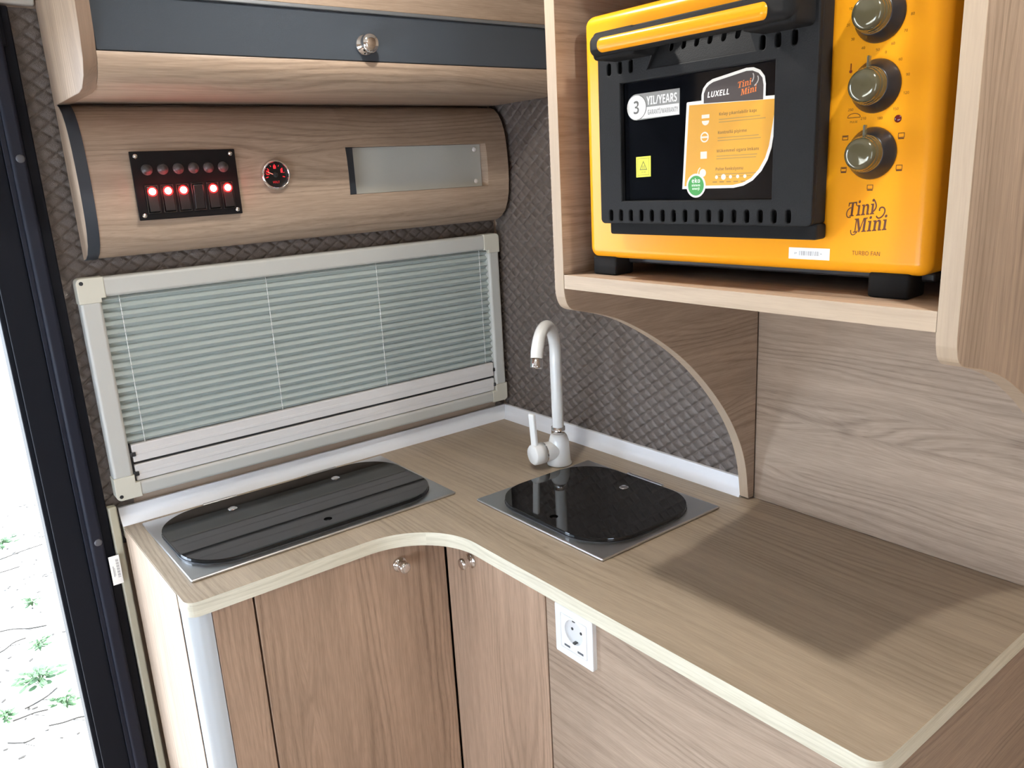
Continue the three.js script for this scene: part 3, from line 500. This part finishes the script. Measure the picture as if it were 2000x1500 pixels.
// ---------------------------------------------------------------- mini oven (own frame: x right, y up, z towards the viewer)
{
  const t = thing('mini_oven', 'bright orange mini oven with black door standing in the niche', 'oven', [-0.415, 1.3512, 0.765], undefined, -Math.PI / 2 + 0.032);
  const P = (n, g, m, parent = t, label) => part(n, g, m, parent, label, true);
  const W = 0.425, Y0 = 0.0222, Y1 = 0.314;
  P('body', bx(-0.009, W, Y0, Y1, -0.33, 0, 0.013, 5), orange);
  P('base_tray', bx(-0.002, W - 0.006, 0.014, Y0 + 0.001, -0.32, -0.03, 0.003), blackPlastic);
  for (const [x, z] of [[-0.004, -0.004], [W - 0.058, -0.004], [-0.004, -0.28], [W - 0.058, -0.28]]) P('foot', bx(x, x + 0.04, 0.0, Y0 + 0.002, z - 0.035, z, 0.003), ovenBlack);
  // door: hollow tray with a pierced front plate
  const dx0 = 0.0425, dx1 = 0.3235, dy0 = 0.069, dy1 = 0.287, zf = 0.0275;
  const slot = (x, y, w = 0.0058, h = 0.0135) => { const r = w / 2, o = []; for (let i = 0; i <= 6; i++) { const a = Math.PI * i / 6; o.push([x + r * Math.cos(a), y + h / 2 - r + r * Math.sin(a)]); } for (let i = 0; i <= 6; i++) { const a = Math.PI + Math.PI * i / 6; o.push([x + r * Math.cos(a), y - h / 2 + r + r * Math.sin(a)]); } return shapeOf(o); };
  const fs = shapeOf(roundRect(dx0, dx1, dy0, dy1, 0.006));
  fs.holes.push(shapeOf([[0.0775, 0.0955], [0.2785, 0.0955], [0.2785, 0.2275], [0.0775, 0.2275]]));
  for (let i = 0; i < 16; i++) fs.holes.push(slot(0.0595 + i * 0.0159, 0.0785));
  for (const x of [0.0605, 0.0775, 0.094, 0.264, 0.281, 0.2985]) fs.holes.push(slot(x, 0.2445));
  fs.holes.push(shapeOf([[0.118, 0.2385], [0.256, 0.2385], [0.238, 0.2835], [0.142, 0.2835]]));
  const door = P('door', extr(fs, 0.004, 0.0014, 2).translate(0, 0, zf - 0.0054), ovenBlack, t, 'black oven door');
  P('door_rim', [bx(dx0 + 0.0005, dx0 + 0.004, dy0 + 0.002, dy1 - 0.002, 0.0008, zf - 0.003, 0.001), bx(dx1 - 0.012, dx1 + 0.0005, dy0 + 0.001, dy1 - 0.001, 0.0008, zf - 0.003, 0.004, 3), bx(dx0 + 0.004, dx1 - 0.004, dy1 - 0.004, dy1 - 0.0005, 0.0008, zf - 0.003), bx(dx0 + 0.008, dx1 + 0.0015, 0.0555, dy0 + 0.002, 0.0008, 0.0205, 0.003)], ovenBlack, door);
  P('inner_plate', bx(dx0 + 0.003, dx1 - 0.003, dy0 + 0.001, dy1 - 0.004, 0.0008, 0.008), std({ color: rgb(0.004, 0.004, 0.004), roughness: 0.7 }), door);
  P('door_glass', bx(0.0755, 0.2805, 0.0935, 0.2295, 0.0165, 0.02), ovenGlass, door, 'dark oven window glass');
  { // slanted recess behind the handle with its own slots
    const g = new THREE.PlaneGeometry(0.142, 0.052); const sc = shapeOf([[-0.071, -0.026], [0.071, -0.026], [0.056, 0.026], [-0.056, 0.026]]);
    for (let i = 0; i < 6; i++) sc.holes.push(slot(-0.0425 + i * 0.017, 0.0, 0.006, 0.017));
    P('recess_plate', extr(sc, 0.0015, 0.0002).rotateX(-0.3).translate(0.187, 0.261, 0.0155), ovenBlack, door);
  }
  const hd = P('handle', [bx(0.066, 0.3195, 0.2545, 0.2785, 0.048, 0.069, 0.0095, 4), bx(0.067, 0.128, 0.2515, 0.281, 0.0225, 0.062, 0.005, 3), bx(0.262, 0.319, 0.2515, 0.281, 0.0225, 0.062, 0.005, 3)], ovenBlack, door, 'black door handle');
  P('grip', bx(0.0815, 0.2965, 0.2575, 0.2735, 0.058, 0.0725, 0.0072, 5), orange, hd, 'orange handle grip');
  // stickers on the glass
  const gz = 0.0203, stick = (name, sh, tex, x0, x1, y0, y1, label, z = gz, parent = door, shift = 0) => {
    const g = extr(sh, 0.0003).translate(0, 0, z), p = g.attributes.position, uv = g.attributes.uv;
    for (let i = 0; i < p.count; i++) uv.setXY(i, (p.getX(i) - x0) / (x1 - x0), (p.getY(i) - y0) / (y1 - y0));
    g.translate(shift, 0, 0);
    P(name, g, std({ map: tex, roughness: 0.45 }), parent, label);
  };
  {
    const tex = canvasTex(512, 208, (x, w, h) => {
      x.fillStyle = '#8d8b87'; x.fillRect(0, 0, w, h); x.fillStyle = '#efece6'; x.fillRect(150, 112, 354, 84); x.beginPath(); x.arc(98, 106, 94, 0, 7); x.fill();
      x.strokeStyle = '#6e6c68'; x.lineWidth = 8; x.beginPath(); x.arc(98, 106, 98, -1.2, 1.5); x.stroke();
      x.fillStyle = '#55534f'; x.textAlign = 'center'; x.font = 'bold 140px sans-serif'; x.save(); x.translate(98, 156); x.scale(0.8, 1); x.fillText('3', 0, 0); x.restore();
      x.textAlign = 'left'; x.fillStyle = '#f4f2ee'; x.font = 'bold 92px sans-serif'; x.save(); x.translate(200, 96); x.scale(0.64, 1); x.fillText('YIL/YEARS', 0, 0); x.restore();
      x.fillStyle = '#8d8b87'; x.font = 'bold 52px sans-serif'; x.save(); x.translate(208, 172); x.scale(0.54, 1); x.fillText('GARANTİ/WARRANTY', 0, 0); x.restore();
    });
    const sh = []; for (let i = 0; i <= 12; i++) { const a = Math.PI / 2 + Math.PI * i / 12; sh.push([0.1035 + 0.0143 * Math.cos(a), 0.2 + 0.0143 * Math.sin(a)]); }
    stick('warranty_sticker', shapeOf([...sh, [0.1035, 0.1857], [0.1655, 0.187], [0.1655, 0.2143]]), tex, 0.0885, 0.166, 0.1855, 0.2145, 'white and grey three year warranty sticker', gz, door, -0.0075);
  }
  {
    const x0 = 0.164, x1 = 0.288, y0 = 0.098, y1 = 0.2265, w = 1000, h = Math.round(w * (y1 - y0) / (x1 - x0)), PX = (x) => (x - x0) / (x1 - x0) * w, PY = (y) => (1 - (y - y0) / (y1 - y0)) * h;
    // outline in metres
    const out = [[0.168, 0.1075], [0.235, 0.1075]];
    for (const [x, y] of [[0.247, 0.1095], [0.258, 0.1145], [0.268, 0.1235], [0.275, 0.1345], [0.279, 0.146]]) out.push([x, y]);
    out.push([0.2865, 0.195], [0.2705, 0.1955], [0.2705, 0.207]);
    for (const [x, y] of [[0.269, 0.2145], [0.264, 0.2205], [0.256, 0.224], [0.248, 0.2245]]) out.push([x, y]);
    out.push([0.207, 0.2185]); for (const [x, y] of [[0.2, 0.2155], [0.195, 0.2105], [0.193, 0.204]]) out.push([x, y]);
    out.push([0.193, 0.1985], [0.1745, 0.1985], [0.1735, 0.1975]);
    const tex = canvasTex(w, h, (x) => {
      x.fillStyle = '#efeae2'; x.fillRect(0, 0, w, h);
      const poly = (pts, c) => { x.fillStyle = c; x.beginPath(); pts.forEach(([a, b], i) => (i ? x.lineTo(PX(a), PY(b)) : x.moveTo(PX(a), PY(b)))); x.closePath(); x.fill(); };
      poly([[0.171, 0.1105], [0.234, 0.1105], [0.246, 0.1125], [0.256, 0.117], [0.265, 0.1255], [0.272, 0.1365], [0.276, 0.148], [0.2832, 0.1918], [0.177, 0.1952]], '#e2a32f');
      poly([[0.196, 0.1954], [0.196, 0.205], [0.199, 0.2105], [0.203, 0.2135], [0.208, 0.2155], [0.248, 0.2215], [0.255, 0.221], [0.262, 0.218], [0.2665, 0.213], [0.268, 0.206], [0.268, 0.1925]], '#473c38');
      x.save(); x.translate(PX(0.2), PY(0.2005)); x.rotate(-0.03); x.transform(1, 0, -0.2, 1, 0, 0); x.fillStyle = '#f3efe8'; x.font = 'bold 64px sans-serif'; x.fillText('LUXELL', 0, 0, 250); x.restore();
      x.save(); x.translate(PX(0.2375), PY(0.206)); x.rotate(-0.12); x.fillStyle = '#f07a2c'; x.font = 'italic bold 66px serif'; x.fillText('Tini', 0, 0); x.fillText('Mini', 24, 62); x.restore();
      x.strokeStyle = '#bdb6ae'; x.lineWidth = 9; x.beginPath(); x.moveTo(PX(0.2545), PY(0.2105)); x.quadraticCurveTo(PX(0.258), PY(0.215), PX(0.2555), PY(0.2185)); x.moveTo(PX(0.2575), PY(0.2065)); x.quadraticCurveTo(PX(0.264), PY(0.211), PX(0.261), PY(0.2155)); x.stroke();
      const heads = ['Kolay çıkarılabilir kapı', 'Kontrollü pişirme', 'Mükemmel ızgara imkanı', 'Pulse fonksiyonu'];
      heads.forEach((s, i) => {
        const y = 0.1815 - i * 0.0185 , xx = 0.2155 - i * 0.0012; x.fillStyle = '#7d5f2a'; x.font = 'bold 34px sans-serif'; x.fillText(s, PX(xx), PY(y), 470 - (i % 2) * 120);
        x.fillStyle = '#b08a45'; x.fillRect(PX(xx), PY(y - 0.0035), 400, 7); x.fillRect(PX(xx), PY(y - 0.0062), 450 - i * 30, 7);
        x.fillStyle = '#efe2d2'; const cx = PX(0.1985 - i * 0.001), cy = PY(y - 0.002); x.beginPath();
        if (i === 0) { x.arc(cx, cy + 14, 38, 0, Math.PI); x.rect(cx - 40, cy - 36, 80, 30); } else if (i === 1) { x.arc(cx, cy, 44, 0, 7); } else if (i === 2) { x.rect(cx - 34, cy - 30, 68, 60); } else x.arc(cx, cy, 34, 0, 7);
        x.fill(); if (i === 1) { x.fillStyle = '#e2a32f'; x.beginPath(); x.arc(cx, cy, 32, 0, 7); x.fill(); x.fillStyle = '#efe2d2'; x.fillRect(cx - 32, cy - 8, 64, 16); } if (i === 3) { x.strokeStyle = '#efe2d2'; x.lineWidth = 9; x.beginPath(); x.arc(cx, cy, 52, 2.6, 4.2); x.stroke(); }
      });
      x.fillStyle = '#f1e6d8'; for (let i = 0; i < 5; i++) { x.beginPath(); x.arc(PX(0.2135 + i * 0.0088), PY(0.119), i === 1 ? 24 : 15, 0, 7); x.fill(); }
      x.fillStyle = '#9a7330'; for (let i = 0; i < 5; i++) x.fillRect(PX(0.2085 + i * 0.0088), PY(0.1145), 46, 8);
    });
    stick('product_sticker', shapeOf(out), tex, x0, x1, y0, y1, 'orange product sticker with dark brand header', gz, door, -0.006);
    const etex = canvasTex(256, 256, (x) => { x.fillStyle = '#efeae2'; x.fillRect(0, 0, 256, 256); x.fillStyle = '#3f9a45'; x.beginPath(); x.arc(128, 128, 106, 0, 7); x.fill(); x.fillStyle = '#e9f3e4'; x.textAlign = 'center'; x.font = 'bold 66px sans-serif'; x.fillText('eko', 128, 98); x.font = 'bold 36px sans-serif'; x.fillText('sistem', 128, 136); x.fillText('enerji', 128, 172); });
    const ec = []; for (let i = 0; i < 32; i++) { const a = i / 32 * Math.PI * 2; ec.push([0.1838 + 0.0128 * Math.cos(a), 0.1108 + 0.0128 * Math.sin(a)]); }
    stick('eco_badge', shapeOf(ec), etex, 0.171, 0.1966, 0.098, 0.1236, 'round green eco badge', gz + 0.0004, door, -0.003);
  }
  stick('warning_sticker', shapeOf([[0.0945, 0.122], [0.1165, 0.1225], [0.1165, 0.1455], [0.0945, 0.145]]), canvasTex(192, 208, (x, w, h) => { x.fillStyle = '#e3e23a'; x.fillRect(0, 0, w, h); x.strokeStyle = '#6a6a20'; x.lineWidth = 4; x.strokeRect(22, 22, w - 44, h - 44); x.fillStyle = '#6a6a20'; x.lineWidth = 9; x.beginPath(); x.moveTo(96, 52); x.lineTo(140, 132); x.lineTo(52, 132); x.closePath(); x.stroke(); for (let i = 0; i < 3; i++) x.fillRect(78 + i * 14, 92, 6, 32); x.font = 'bold 22px sans-serif'; x.textAlign = 'center'; x.fillText('SICAK', 96, 164); }), 0.0945, 0.1165, 0.122, 0.1455, 'small yellow hot surface warning sticker');
  stick('barcode_sticker', shapeOf([[0.284, 0.034], [0.329, 0.034], [0.329, 0.0455], [0.284, 0.0455]]), canvasTex(360, 92, (x, w, h) => { x.fillStyle = '#f3f4f4'; x.fillRect(0, 0, w, h); x.fillStyle = '#444'; x.font = '22px sans-serif'; x.fillText('0*', 50, 54); for (let i = 0; i < 46; i++) if ((i * 37) % 5 < 3) x.fillRect(94 + i * 4, 26, 1 + (i * 13) % 3, 36); x.fillRect(280, 42, 14, 4); }), 0.284, 0.329, 0.034, 0.0455, 'white barcode sticker', 0.0001, t);
  // printing on the fascia: flat ink shapes on a clear decal
  {
    const x0 = 0.328, x1 = 0.412, y0 = 0.03, y1 = 0.3, w = 630, h = Math.round(w * (y1 - y0) / (x1 - x0)), PX = (x) => (x - x0) / (x1 - x0) * w, PY = (y) => (1 - (y - y0) / (y1 - y0)) * h;
    const tex = canvasTex(w, h, (x) => {
      x.clearRect(0, 0, w, h); x.fillStyle = '#5b2a08'; x.strokeStyle = '#5b2a08'; x.textAlign = 'center';
      x.save(); x.translate(PX(0.361), PY(0.0785)); x.rotate(-0.1); x.font = 'italic bold 138px serif'; x.fillText('Tini', -20, 0, 200); x.fillText('Mini', 40, 118, 250); x.restore();
      x.lineWidth = 7; x.lineCap = 'round'; x.beginPath(); x.moveTo(PX(0.3485), PY(0.0855)); x.bezierCurveTo(PX(0.343), PY(0.0835), PX(0.343), PY(0.0745), PX(0.3485), PY(0.0765)); x.moveTo(PX(0.356), PY(0.0635)); x.bezierCurveTo(PX(0.354), PY(0.059), PX(0.349), PY(0.058), PX(0.3495), PY(0.064)); x.stroke();
      x.lineWidth = 10; x.beginPath(); x.moveTo(PX(0.370), PY(0.0815)); x.bezierCurveTo(PX(0.3745), PY(0.0855), PX(0.3735), PY(0.0885), PX(0.371), PY(0.0925)); x.moveTo(PX(0.374), PY(0.0775)); x.bezierCurveTo(PX(0.376), PY(0.073), PX(0.3825), PY(0.079), PX(0.3815), PY(0.0835)); x.bezierCurveTo(PX(0.381), PY(0.087), PX(0.376), PY(0.0865), PX(0.3765), PY(0.083)); x.stroke();
      x.font = '42px sans-serif'; x.fillText('TURBO FAN', PX(0.366), PY(0.0405), 210);
      x.font = '24px sans-serif';
      const ring = (cy, labels, r, a0, a1) => labels.forEach((s, i) => { const a = (a0 + ((a1 - a0) * i) / (labels.length - 1)) * Math.PI / 180; x.fillText(s, PX(0.3655 + Math.cos(a) * r), PY(cy + Math.sin(a) * r * 0.98) + 8); });
      ring(0.254, ['90', '80', '70', '60', '50', '40', '30', '20', '10'], 0.0295, 20, -200); ring(0.194, ['0', '60', '90', '120', '150', '180', '210', '250'], 0.0295, 75, -140);
      const icon = (cx, cy, k) => { const a = PX(cx), b = PY(cy); x.lineWidth = 4; x.strokeRect(a - 20, b - 18, 40, 28); if (k & 1) x.fillRect(a - 20, b + 14, 40, 7); if (k & 2) x.fillRect(a - 16, b - 14, 32, 6); };
      icon(0.392, 0.149, 1); icon(0.392, 0.121, 1); icon(0.366, 0.104, 1); icon(0.339, 0.121, 3); icon(0.339, 0.15, 2);
      x.beginPath(); x.ellipse(PX(0.3465), PY(0.1685), 46, 26, 0, Math.PI, 0); x.stroke(); x.fillRect(PX(0.3465) - 46, PY(0.1685), 92, 4); x.font = '20px sans-serif'; x.fillText('PULSE', PX(0.3465), PY(0.1635));
      x.fillStyle = '#8a2a10'; x.beginPath(); x.arc(PX(0.341), PY(0.2095), 11, 0, 7); x.fill(); x.fillRect(PX(0.341) - 4, PY(0.2165), 8, 40);
    });
    const g = new THREE.PlaneGeometry(x1 - x0, y1 - y0).translate((x0 + x1) / 2, (y0 + y1) / 2, 0.00015);
    P('printed_marks', g, std({ map: tex, transparent: true, roughness: 0.4 }), t, 'dark brown lettering and symbols');
    P('pilot_lamp', new THREE.SphereGeometry(0.0034, 14, 8).scale(1, 1, 0.4).translate(0.388, 0.164, 0.0002), std({ color: rgb(0.12, 0.01, 0.012), roughness: 0.2 }), t, 'small dark red indicator');
  }
  for (const y of [0.254, 0.194, 0.135]) {
    const k = P('control_knob', lathe([[0, 0.013], [0.0165, 0.0145], [0.0175, 0.0135], [0.0186, 0.011], [0.0226, 0.004], [0.0236, 0.0012], [0.0232, 0.0003]]).rotateX(Math.PI / 2).translate(0.366, y, 0), std({ color: rgb(0.016, 0.016, 0.018), roughness: 0.28, side: THREE.DoubleSide }), t, 'black control knob');
    P('knob_cap', lathe([[0.0168, 0.0135], [0.0166, 0.017], [0.0158, 0.0175], [0.0161, 0.0185], [0.0155, 0.0205], [0.0147, 0.021], [0.015, 0.022], [0.0143, 0.0245], [0.0125, 0.027], [0.009, 0.0282], [0, 0.0287]]).rotateX(Math.PI / 2).translate(0.366, y, 0), knobGold, k, 'translucent olive gold knob cap');
    P('pointer', bx(-0.0011, 0.0011, 0.0135, 0.0255, 0.0135, 0.0185, 0.0009, 2).translate(0.366, y, 0), knobGold, k);
  }
}
// ---------------------------------------------------------------- ceiling lamps
for (const [z, label] of [[0.6, 'round flush ceiling lamp above the sink'], [1.46, 'round flush ceiling lamp past the oven cabinet']]) {
  const x = -0.58, t = thing('ceiling_lamp', label, 'lamp', [x, CEIL, z], 'round ceiling lamps');
  part('housing', lathe([[0, 0], [0.04, 0], [0.041, -0.004], [0.036, -0.010], [0.0225, -0.012]]).translate(x, CEIL - 0.0002, z), whitePlastic, t);
  part('diffuser', new THREE.CylinderGeometry(0.0225, 0.0225, 0.002, 32).translate(x, CEIL - 0.0115, z), std({ color: rgb(0.9, 0.9, 0.88), emissive: LAMP_COLOR, emissiveIntensity: 40 }), t);
  const l = new THREE.RectAreaLight(LAMP_COLOR, LAMP_RADIANCE, 0.036, 0.036); l.position.set(x, CEIL - 0.016, z); l.lookAt(x, 0, z); scene.add(l);
}
scene.traverse((o) => { if (o.isMesh) { o.castShadow = o.receiveShadow = true; } });
renderer.render(scene, camera);
